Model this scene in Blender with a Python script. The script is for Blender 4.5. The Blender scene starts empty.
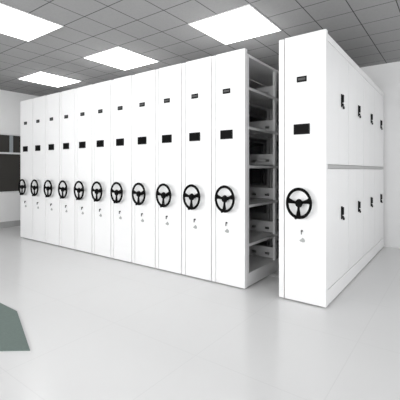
import bpy, bmesh, math, random
from mathutils import Vector, Matrix
random.seed(4)
C = bpy.context.scene.collection
PI = math.pi

# ------------------------------------------------------------------ materials
def principled(name, col, rough=0.5, metal=0.0, spec=0.5, coat=0.0):
    m = bpy.data.materials.new(name); m.use_nodes = True
    b = m.node_tree.nodes['Principled BSDF']
    b.inputs['Base Color'].default_value = (*col, 1)
    b.inputs['Roughness'].default_value = rough
    b.inputs['Metallic'].default_value = metal
    b.inputs['Specular IOR Level'].default_value = spec
    b.inputs['Coat Weight'].default_value = coat
    return m

def add_noise(m, scale, amount, bump=0.0):
    """gentle procedural mottling of the base colour and an optional bump"""
    nt = m.node_tree; b = nt.nodes['Principled BSDF']
    tc = nt.nodes.new('ShaderNodeTexCoord')
    n = nt.nodes.new('ShaderNodeTexNoise'); n.inputs['Scale'].default_value = scale
    n.inputs['Detail'].default_value = 4
    nt.links.new(tc.outputs['Object'], n.inputs['Vector'])
    c = b.inputs['Base Color'].default_value[:3]
    r = nt.nodes.new('ShaderNodeMapRange')
    r.inputs['To Min'].default_value = 1 - amount; r.inputs['To Max'].default_value = 1 + amount
    nt.links.new(n.outputs['Fac'], r.inputs['Value'])
    v = nt.nodes.new('ShaderNodeVectorMath'); v.operation = 'SCALE'
    v.inputs[0].default_value = c
    nt.links.new(r.outputs['Result'], v.inputs['Scale'])
    nt.links.new(v.outputs['Vector'], b.inputs['Base Color'])
    if bump:
        bp = nt.nodes.new('ShaderNodeBump'); bp.inputs['Strength'].default_value = bump
        bp.inputs['Distance'].default_value = 0.002
        nt.links.new(n.outputs['Fac'], bp.inputs['Height'])
        nt.links.new(bp.outputs['Normal'], b.inputs['Normal'])
    return m

def grid_material(name, col, line, size, ox, oy, half, rough, noise_scale, noise_amt, spec=0.5):
    """square tiles of the given size with thin joints, from object coordinates"""
    m = principled(name, col, rough, spec=spec); nt = m.node_tree
    b = nt.nodes['Principled BSDF']
    tc = nt.nodes.new('ShaderNodeTexCoord')
    sp = nt.nodes.new('ShaderNodeSeparateXYZ'); nt.links.new(tc.outputs['Object'], sp.inputs[0])
    outs = []
    for ax, off in (('X', ox), ('Y', oy)):
        a = nt.nodes.new('ShaderNodeMath'); a.operation = 'SUBTRACT'; a.inputs[1].default_value = off
        nt.links.new(sp.outputs[ax], a.inputs[0])
        p = nt.nodes.new('ShaderNodeMath'); p.operation = 'PINGPONG'; p.inputs[1].default_value = size / 2
        nt.links.new(a.outputs[0], p.inputs[0])
        l = nt.nodes.new('ShaderNodeMath'); l.operation = 'LESS_THAN'; l.inputs[1].default_value = half
        nt.links.new(p.outputs[0], l.inputs[0]); outs.append(l)
    mx = nt.nodes.new('ShaderNodeMath'); mx.operation = 'MAXIMUM'
    nt.links.new(outs[0].outputs[0], mx.inputs[0]); nt.links.new(outs[1].outputs[0], mx.inputs[1])
    n = nt.nodes.new('ShaderNodeTexNoise'); n.inputs['Scale'].default_value = noise_scale; n.inputs['Detail'].default_value = 5
    nt.links.new(tc.outputs['Object'], n.inputs['Vector'])
    r = nt.nodes.new('ShaderNodeMapRange'); r.inputs['To Min'].default_value = 1 - noise_amt; r.inputs['To Max'].default_value = 1 + noise_amt
    nt.links.new(n.outputs['Fac'], r.inputs['Value'])
    v = nt.nodes.new('ShaderNodeVectorMath'); v.operation = 'SCALE'; v.inputs[0].default_value = col
    nt.links.new(r.outputs['Result'], v.inputs['Scale'])
    mix = nt.nodes.new('ShaderNodeMix'); mix.data_type = 'RGBA'
    nt.links.new(mx.outputs[0], mix.inputs['Factor'])
    nt.links.new(v.outputs['Vector'], mix.inputs['A']); mix.inputs['B'].default_value = (*line, 1)
    nt.links.new(mix.outputs['Result'], b.inputs['Base Color'])
    return m

def emitter(name, col, strength):
    m = bpy.data.materials.new(name); m.use_nodes = True
    nt = m.node_tree; nt.nodes.remove(nt.nodes['Principled BSDF'])
    e = nt.nodes.new('ShaderNodeEmission'); e.inputs[0].default_value = (*col, 1); e.inputs[1].default_value = strength
    nt.links.new(e.outputs[0], nt.nodes['Material Output'].inputs['Surface'])
    return m

TILE = 0.394
M = {}
M['white'] = add_noise(principled('white_powder_coat', (.88, .88, .88), .38), 160, .01)
M['shelf'] = add_noise(principled('grey_powder_coat', (.64, .64, .64), .5), 120, .03)
M['frame'] = add_noise(principled('light_grey_steel', (.76, .76, .76), .45), 120, .03)
M['rail'] = principled('mid_grey_rail', (.45, .45, .45), .5)
M['black'] = principled('black_plastic', (.002, .002, .002), .6, spec=.08)
M['screen'] = principled('dark_screen', (.002, .002, .002), .45, spec=.08)
M['bezel'] = principled('dark_bezel', (.012, .012, .012), .5, spec=.1)
M['plate_text'] = principled('grey_plate_inlay', (.06, .06, .06), .5)
M['lock'] = principled('dark_lock_metal', (.08, .08, .08), .35, metal=.6)
M['tag'] = principled('pale_key_metal', (.40, .41, .40), .4, metal=.2)
M['handle'] = principled('black_handle', (.008, .008, .008), .5, spec=.15)
M['wall'] = add_noise(principled('wall_paint', (.86, .86, .86), .8, spec=.2), 6, .015)
M['skirting'] = principled('grey_skirting', (.42, .42, .42), .6)
M['ceil'] = grid_material('ceiling_tiles', (.34, .34, .34), (.08, .08, .08), TILE, -1.653, 1.441, .005, .9, 60, .10, spec=.1)
M['floor'] = grid_material('floor_tiles', (.72, .72, .72), (.68, .68, .68), .8, -.55, .15, .003, .22, 1.3, .03)
M['light'] = emitter('panel_light_diffuser', (1, 1, 1), 7.0)
M['alu'] = principled('white_aluminium_frame', (.75, .75, .75), .4)
M['glass'] = principled('dark_window_glass', (.055, .052, .048), .12, spec=.35)
M['curtain'] = add_noise(principled('pale_blue_grey_blind', (.33, .36, .38), .7), 30, .1)
M['mat'] = add_noise(principled('grey_green_mat', (.15, .19, .175), .8, spec=.2), 60, .12, .3)
M['steel'] = principled('track_steel', (.62, .62, .62), .35, metal=.4)

# ------------------------------------------------------------------ mesh helpers
def box(bm, x0, x1, y0, y1, z0, z1, bev=0.0):
    r = bmesh.ops.create_cube(bm, size=1)
    vs = r['verts']
    for v in vs:
        v.co = Vector(((x0 + x1) / 2 + v.co.x * (x1 - x0), (y0 + y1) / 2 + v.co.y * (y1 - y0), (z0 + z1) / 2 + v.co.z * (z1 - z0)))
    if bev:
        es = set(e for v in vs for e in v.link_edges)
        bmesh.ops.bevel(bm, geom=list(es), offset=bev, segments=2, affect='EDGES', profile=.6)
    return bm

def cyl(bm, p, axis, r, length, seg=24, r2=None):
    q = Vector((0, 0, 1)).rotation_difference(Vector(axis)).to_matrix().to_4x4()
    bmesh.ops.create_cone(bm, cap_ends=True, segments=seg, radius1=r, radius2=r if r2 is None else r2, depth=length,
                          matrix=Matrix.Translation(p) @ q)

def prism(bm, pts, to3, d0, d1):
    """closed 2D outline pushed from depth d0 to d1; to3(a, b, d) gives the 3D point"""
    a = [bm.verts.new(to3(x, z, d0)) for x, z in pts]
    b = [bm.verts.new(to3(x, z, d1)) for x, z in pts]
    n = len(pts)
    bm.faces.new(a); bm.faces.new(b[::-1])
    for i in range(n):
        bm.faces.new((a[i], b[i], b[(i + 1) % n], a[(i + 1) % n]))

def obj(name, bm, mat, parent=None, smooth=False):
    bmesh.ops.recalc_face_normals(bm, faces=bm.faces)
    me = bpy.data.meshes.new(name); bm.to_mesh(me); bm.free()
    me.materials.append(mat)
    if smooth:
        for p in me.polygons: p.use_smooth = True
    o = bpy.data.objects.new(name, me); C.objects.link(o)
    if parent: o.parent = parent
    return o

def thing(name, label, cat, loc, group=None):
    o = bpy.data.objects.new(name, None); C.objects.link(o)
    o.empty_display_size = .1
    o.location = loc; o['label'] = label; o['category'] = cat
    if group: o['group'] = group
    return o

def struct(name, bm, mat):
    o = obj(name, bm, mat); o['kind'] = 'structure'; return o

def copy_tree(o, parent=None):
    c = o.copy(); C.objects.link(c)
    if parent: c.parent = parent
    for ch in list(o.children): copy_tree(ch, c)
    return c

# ------------------------------------------------------------------ room
XL, XR, YF, YB, ZC = -7.55, 2.4, -2.8, 5.96, 2.84
T = .15
struct('floor', box(bmesh.new(), XL - T, XR + T, YF - T, YB + T, -.12, 0), M['floor'])
struct('ceiling', box(bmesh.new(), XL - T, XR + T, YF - T, YB + T, ZC, ZC + .12), M['ceil'])
struct('wall_back', box(bmesh.new(), XL - T, XR + T, YB, YB + T, 0, ZC), M['wall'])

def wall_with_opening(name, axis, d0, d1, a0, a1, oa0, oa1, oz0, oz1):
    bm = bmesh.new()
    def bx(p, q, z0, z1):
        if axis == 'x': box(bm, d0, d1, p, q, z0, z1)
        else: box(bm, p, q, d0, d1, z0, z1)
    bx(a0, oa0, 0, ZC); bx(oa1, a1, 0, ZC); bx(oa0, oa1, 0, oz0); bx(oa0, oa1, oz1, ZC)
    return struct(name, bm, M['wall'])
# left wall with the dark window
wall_with_opening('wall_left', 'x', XL - T, XL, YF, YB, .9, 5.1, .71, 1.95)
wall_with_opening('wall_front', 'y', YF - T, YF, XL, XR, -6.2, 1.2, .8, 2.5)
wall_with_opening('wall_right', 'x', XR, XR + T, YF, YB, -1.6, 4.6, .8, 2.5)

w = thing('window_1', '', '', (XL, 3.0, .71)); del w['label'], w['category']; w['kind'] = 'structure'
bm = bmesh.new(); Y0, Y1, Z0, Z1 = -2.1, 2.1, 0, 1.24
for z0, z1 in ((Z0, Z0 + .03), (.815, .85), (Z1 - .03, Z1)): box(bm, -.08, -.01, Y0, Y1, z0, z1)
for y in (Y0, -.9, 1.25, Y1 - .04): box(bm, -.078, -.012, y, y + .04, Z0 + .03, Z1 - .03)
obj('window_frame', bm, M['alu'], w)
obj('pane', box(bmesh.new(), -.055, -.045, Y0 + .03, Y1 - .03, Z0 + .02, .825), M['glass'], w)
obj('pane', box(bmesh.new(), -.055, -.045, Y0 + .03, Y1 - .03, .84, Z1 - .02), M['glass'], w)
obj('blind', box(bmesh.new(), -.042, -.032, .43, .50, .85, Z1 - .03), M['curtain'], w)
struct('baseboard_left', box(bmesh.new(), XL, XL + .015, YF, YB, 0, .12, .003), M['skirting'])

# two unseen windows added for fill light, behind and right of the viewer
def added_window(name, cx, cy, length, axis):
    w = thing(name, '', '', (cx, cy, .8)); del w['label'], w['category']; w['kind'] = 'structure'
    bm = bmesh.new(); h = 1.7
    def bx(p, q, z0, z1):
        if axis == 'y': box(bm, p, q, -.04, .04, z0, z1)
        else: box(bm, -.04, .04, p, q, z0, z1)
    L = length / 2
    bx(-L, L, 0, .05); bx(-L, L, h - .05, h)
    n = round(length / 1.55)
    for i in range(n + 1):
        p = -L + (2 * L - .05) * i / n
        bx(p, p + .05, .05, h - .05)
    obj('window_frame', bm, M['alu'], w)
    return w
added_window('added_window_2', -2.5, YF - .08, 7.4, 'y')
added_window('added_window_3', XR + .08, 1.5, 6.2, 'x')

def fill_light(name, loc, rot, sx, sy, power):  # area lamp added outside an unseen opening to brighten the units
    l = bpy.data.lights.new(name, 'AREA'); l.shape = 'RECTANGLE'; l.size = sx; l.size_y = sy; l.energy = power
    o = bpy.data.objects.new(name, l); C.objects.link(o); o.location = loc; o.rotation_euler = rot
    return o
fill_light('added_fill_light', (-2.5, YF - .3, 1.65), (PI / 2, 0, 0), 7.4, 1.7, 262)  # added fill on the unit fronts
fill_light('added_fill_light', (XR + .3, 1.5, 1.65), (PI / 2, 0, PI / 2), 6.2, 1.7, 95)  # added fill on the side doors

# ------------------------------------------------------------------ ceiling panel lights
def make_light(label, x0, y0):
    s = 2 * TILE
    t = thing('ceiling_light', label, 'ceiling light', (x0 + s / 2, y0 + s / 2, ZC), 'square panel lights in the tiled ceiling')
    bm = bmesh.new(); a = s / 2 - .002; b = a - .012
    box(bm, -a, a, -a, -b, -.012, 0); box(bm, -a, a, b, a, -.012, 0)
    box(bm, -a, -b, -b, b, -.012, 0); box(bm, b, a, -b, b, -.012, 0)
    obj('frame', bm, M['alu'], t)
    obj('diffuser', box(bmesh.new(), -b, b, -b, b, -.009, -.001), M['light'], t)
LX = [-1.653 - 2 * TILE, -3.623 - 2 * TILE, -5.593 - 2 * TILE]
make_light('large square white ceiling light above the units beside the open aisle', LX[0], 1.441 + 4 * TILE)
make_light('middle square white ceiling light of the line above the row of shelving units', LX[1], 1.441 + 4 * TILE)
make_light('farthest, smallest square white ceiling light near the far left wall', LX[2], 1.441 + 4 * TILE)
make_light('square white ceiling light cut off at the upper left edge of the view', LX[1], 1.441)
make_light('unseen square ceiling light added to brighten the open floor area, near the aisle end', LX[0], 1.441)  # out of view above, added for its light on the floor area

# ------------------------------------------------------------------ shelving units
W = .412; H = 2.40; D = 2.93
SH = [.445, .84, 1.24, 1.635, 2.035]          # shelf levels
BY = [.075, .735, 1.43, 2.14, 2.86]            # upright positions along the depth

def post_bm(bm, x, y):
    s = 1 if x > 0 else -1
    box(bm, x - .013, x + .013, y - .022, y + .022, .145, 2.335)
    return bm

def bracket_bm(bm, y, z, hw):
    """side plate between two uprights with two long slots, built around its slots"""
    t = .002; z0, z1 = z + .012, z + .135
    zs0, zs1 = z + .045, z + .075
    sl = [(-hw * .68, -hw * .36), (hw * .36, hw * .68)]
    box(bm, -hw, hw, y - t, y + t, z0, zs0); box(bm, -hw, hw, y - t, y + t, zs1, z1)
    xs = [-hw, sl[0][0], sl[0][1], sl[1][0], sl[1][1], hw]
    for i in (0, 2, 4): box(bm, xs[i], xs[i + 1], y - t, y + t, zs0, zs1)
    box(bm, -hw, hw, y - .012, y + .012, z1, z1 + .004)
    return bm

def shelf_bm(bm, y0, y1, z, x0=-.198, x1=.198):
    box(bm, x0, x1, y0, y1, z - .004, z)
    for xa, xb in ((x0, x0 + .004), (x1 - .004, x1)): box(bm, xa, xb, y0, y1, z - .03, z)   # folded lips
    return bm

def wheel_parts(t, x, z):
    SZ = 1.17; R = .1065; yc = -.062
    bm = bmesh.new()
    ns, nr = 56, 12
    ring = []
    for i in range(ns):
        a = 2 * PI * i / ns; row = []
        for j in range(nr):
            b = 2 * PI * j / nr; rr = R + .0122 * math.cos(b)
            row.append(bm.verts.new((rr * math.cos(a), .012 * math.sin(b), rr * math.sin(a))))
        ring.append(row)
    for i in range(ns):
        for j in range(nr):
            bm.faces.new((ring[i][j], ring[(i + 1) % ns][j], ring[(i + 1) % ns][(j + 1) % nr], ring[i][(j + 1) % nr]))
    for deg in (170, 12, 268):          # three flat spokes, widening to the rim
        a = math.radians(deg); u = Vector((math.cos(a), 0, math.sin(a))); n = Vector((-math.sin(a), 0, math.cos(a)))
        prof = [(.015, .010), (.045, .010), (.08, .017), (.106, .027)]
        pts = [(r, w_) for r, w_ in prof] + [(r, -w_) for r, w_ in prof[::-1]]
        prism(bm, pts, lambda p, q, d: u * p + n * q + Vector((0, d, 0)), -.005, .006)
    for v in bm.verts: v.co.z *= SZ
    w = obj('handwheel', bm, M['black'], t, True); w.location = (x, yc, z)
    bm = bmesh.new()
    cyl(bm, (0, -.004, 0), (0, -1, 0), .033, .022, 28, .027)
    cyl(bm, (0, .033, 0), (0, 1, 0), .016, .058, 20)
    for v in bm.verts: v.co.z *= SZ
    obj('hub', bm, M['black'], w)
    bm = bmesh.new()
    cyl(bm, (-.018, -.014, -.128), (0, -1, 0), .009, .024, 14, .012)
    obj('spinner_knob', bm, M['black'], w, True)
    return w

def front_parts(t, hw, dx=0):
    """front panel with its strip, plate, screen, wheel and lock (local x centred on the unit)"""
    obj('front_panel', box(bmesh.new(), -hw + .058, hw, 0, .05, .012, H, .004), M['white'], t)
    obj('edge_strip', box(bmesh.new(), -hw + .001, -hw + .050, .002, .05, .012, H - .004, .003), M['white'], t)
    x = hw - .213
    p = obj('number_plate', box(bmesh.new(), x - .045, x + .045, -.008, 0, 1.975, 2.025, .002), M['bezel'], t)
    obj('plate_inlay', box(bmesh.new(), x - .034, x + .034, -.009, -.008, 1.99, 2.01), M['plate_text'], p)
    bm = bmesh.new()
    z0, z1 = 1.508, 1.600; a = .072; f = .009
    box(bm, x - a, x + a, -.012, 0, z0, z0 + f); box(bm, x - a, x + a, -.012, 0, z1 - f, z1)
    box(bm, x - a, x - a + f, -.012, 0, z0 + f, z1 - f); box(bm, x + a - f, x + a, -.012, 0, z0 + f, z1 - f)
    s = obj('control_screen', bm, M['bezel'], t)
    obj('display', box(bmesh.new(), x - a + f, x + a - f, -.009, 0, z0 + f, z1 - f), M['screen'], s)
    wheel_parts(t, x + dx, .897)
    bm = bmesh.new()
    cyl(bm, (x + .002, -.006, .648), (0, -1, 0), .0085, .012, 18)
    box(bm, x, x + .004, -.024, -.012, .618, .656)
    k = obj('lock', bm, M['lock'], t)
    bm = bmesh.new()                     # key ring with a fan-shaped fob
    pts = [(-.028, -.012), (-.018, -.022), (.004, -.028), (.022, -.024), (.024, -.008), (.012, .006), (0, .014), (-.006, .004)]
    prism(bm, pts, lambda p, q, d: Vector((x + .006 + p, d, .574 + q)), -.006, -.002)
    obj('key_fob', bm, M['tag'], k)

def make_unit_full():
    t = thing('shelving_unit', 'x', 'shelving unit', (-1.687 - W / 2, 2.99, 0))
    hw = W / 2 - .0042
    front_parts(t, hw, .014)
    obj('base', box(bmesh.new(), -.198, .198, .05, D, .012, .145, .003), M['frame'], t)
    obj('top_panel', box(bmesh.new(), -.2, .2, .05, D, 2.335, 2.36, .002), M['frame'], t)
    obj('back_panel', box(bmesh.new(), -.2, .2, D, D + .02, .012, 2.36, .002), M['frame'], t)
    for y in BY:
        for x in (-.183, .183): obj('upright', post_bm(bmesh.new(), x, y), M['frame'], t)
    for z in SH:
        for i in range(4): obj('shelf', shelf_bm(bmesh.new(), BY[i] + .023, BY[i + 1] - .023, z), M['shelf'], t)
    for y in BY[1:4]:
        for z in [.145] + SH: obj('slotted_bracket', bracket_bm(bmesh.new(), y, z, .169), M['shelf'], t)
    return t

def frame_mesh(x0, x1):
    bm = bmesh.new()
    for y in BY:
        for x in (x0 + .015, x1 - .015): post_bm(bm, x, y)
    for z in SH: shelf_bm(bm, BY[0] + .023, BY[-1] - .023, z, x0, x1)
    for y in BY[1:4]:
        for z in SH: box(bm, x0 + .03, x1 - .03, y - .002, y + .002, z + .012, z + .135)
    box(bm, x0, x1, .05, D, 2.335, 2.36); box(bm, x0, x1, .05, D, .012, .145)
    return bm

aisle = make_unit_full()
G = 'mobile shelving units pushed together in the long row'
aisle['label'] = 'white shelving unit left of the aisle, its open grey shelves facing the aisle'
aisle['group'] = G

second = thing('shelving_unit', '', 'shelving unit', (-1.687 - W * 1.5, 2.99, 0), G)
front_parts(second, W / 2 - .0042)
obj('shelving_frame', frame_mesh(-.198, .198), M['shelf'], second)
labels = [
    'white shelving unit with black handwheel, second in the row counting from the aisle',
    'white shelving unit with black handwheel, third in the row counting from the aisle',
    'white shelving unit with black handwheel, fourth in the row counting from the aisle',
    'white shelving unit with black handwheel, fifth in the row counting from the aisle',
    'white shelving unit with black handwheel in the very middle of the long row of eleven',
    'white shelving unit with black handwheel, fifth in the row from its far left end',
    'white shelving unit with black handwheel, fourth in the row from its far left end',
    'white shelving unit with black handwheel, third in the row from its far left end',
    'white shelving unit with black handwheel, next to last at the far left of the row',
    'farthest, smallest-looking white shelving unit, closing the left end of the row by the dark window',
]
second['label'] = labels[0]
for i in range(1, 10):
    c = copy_tree(second)
    c.location.x = -1.687 - W * (i + 1.5)
    c['label'] = labels[i]
    if i == 9:
        obj('end_panel', box(bmesh.new(), -W / 2 - .008, -W / 2 + .002, .05, D, .012, 2.37, .002), M['white'], c)

# ------------------------------------------------------------------ end unit with doors
EW = .434
t = thing('shelving_unit', 'tallest-looking white unit standing right of the open aisle, with doors along its side',
          'shelving unit', (-.898 - EW / 2, 2.99, 0))
hw = EW / 2
front_parts(t, hw, -.005)
obj('shelving_frame', frame_mesh(-.205, .155), M['shelf'], t)
obj('partition', box(bmesh.new(), .157, .163, .05, D, .145, 2.335), M['frame'], t)
obj('plinth', box(bmesh.new(), .157, hw - .001, .05, D, .012, .145, .003), M['white'], t)
obj('cornice', box(bmesh.new(), .157, hw - .001, .05, D, 2.315, 2.375, .003), M['white'], t)
obj('middle_rail', box(bmesh.new(), .164, hw - .008, .052, D, 1.203, 1.236), M['rail'], t)

def handle_bm(x, y, z):
    bm = bmesh.new()
    box(bm, x, x + .010, y - .017, y + .017, z - .062, z + .062, .004)        # back plate
    box(bm, x + .012, x + .024, y - .009, y + .012, z - .02, z + .055, .004)  # lever
    cyl(bm, (x + .010, y, z + .04), (1, 0, 0), .008, .022, 14)
    cyl(bm, (x + .010, y + .004, z - .040), (1, 0, 0), .011, .022, 16)        # lock barrel
    box(bm, x + .014, x + .018, y + .01, y + .034, z - .058, z - .046)
    cyl(bm, (x + .012, y + .046, z - .064), (1, 0, 0), .013, .012, 16)         # hanging key
    return bm
CY = .057; CP = .718
for (z0, z1, hz) in ((.150, 1.199, .775), (1.240, 2.311, 1.865)):
    for k in range(4):
        y0 = CY + CP * k
        mid = y0 + CP / 2
        d = obj('door', box(bmesh.new(), .166, hw - .004, y0 + .0055, mid - .0012, z0, z1, .002), M['white'], t)
        d = obj('door', box(bmesh.new(), .166, hw - .004, mid + .0012, y0 + CP - .0055, z0, z1, .002), M['white'], t)
        obj('handle', handle_bm(hw - .004, mid + .085, hz), M['handle'], d)

# ------------------------------------------------------------------ floor tracks
for k, y in enumerate((3.59, 5.25)):
    bm = bmesh.new()
    box(bm, -6.24, -.91, y - .03, y - .012, 0, .008); box(bm, -6.24, -.91, y + .012, y + .03, 0, .008)
    box(bm, -6.24, -.91, y - .012, y + .012, 0, .004)
    o = obj('floor_track', bm, M['steel'])
    o['label'] = ['steel rail across the aisle floor beneath the units, nearer the handwheels',
                  'steel rail beneath the units, deeper in the aisle near the back wall'][k]
    o['category'] = 'rail'; o['group'] = 'floor tracks under the shelving'

# ------------------------------------------------------------------ corner of a floor mat, lower left
def floor_pt(u, v):
    h = v - 170.0; d = 1.19 / h * 344.3
    r = (u - 205) * 1.19 / h
    return Vector((.808 * r - .589 * d, .589 * r + .808 * d))
p1 = floor_pt(17, 312); p2 = floor_pt(23, 330); p0 = Vector((p1.x - 1.0, p1.y))
e = (p2 - p1).normalized()
pts = [p0, p1, p1 + e * .75, p1 + e * .75 + Vector((-.45, -.35)), Vector((p0.x, p1.y - 1.3))]
bm = bmesh.new(); prism(bm, [(p.x, p.y) for p in pts], lambda a, b, d: Vector((a, b, d)), 0, .008)
o = obj('floor_mat', bm, M['mat']); o['label'] = 'grey-green mat with a cut corner lying on the pale floor, lower left'
o['category'] = 'mat'

# ------------------------------------------------------------------ world, camera, view
wd = bpy.data.worlds.new('World'); bpy.context.scene.world = wd; wd.use_nodes = True
wd.node_tree.nodes['Background'].inputs[0].default_value = (.9, .95, 1, 1)
wd.node_tree.nodes['Background'].inputs[1].default_value = .6
cam = bpy.data.cameras.new('Camera'); co = bpy.data.objects.new('Camera', cam); C.objects.link(co)
cam.sensor_width = 36; cam.lens = 36 * 344.3 / 400
cam.shift_x = -5 / 400; cam.shift_y = -30 / 400
co.location = (0, 0, 1.19); co.rotation_euler = (PI / 2, 0, math.atan2(.589, .808))
sc = bpy.context.scene; sc.camera = co
sc.view_settings.view_transform = 'Standard'; sc.view_settings.look = 'None'
sc.view_settings.exposure = 0.0; sc.view_settings.gamma = 1
sc.view_settings.use_curve_mapping = False
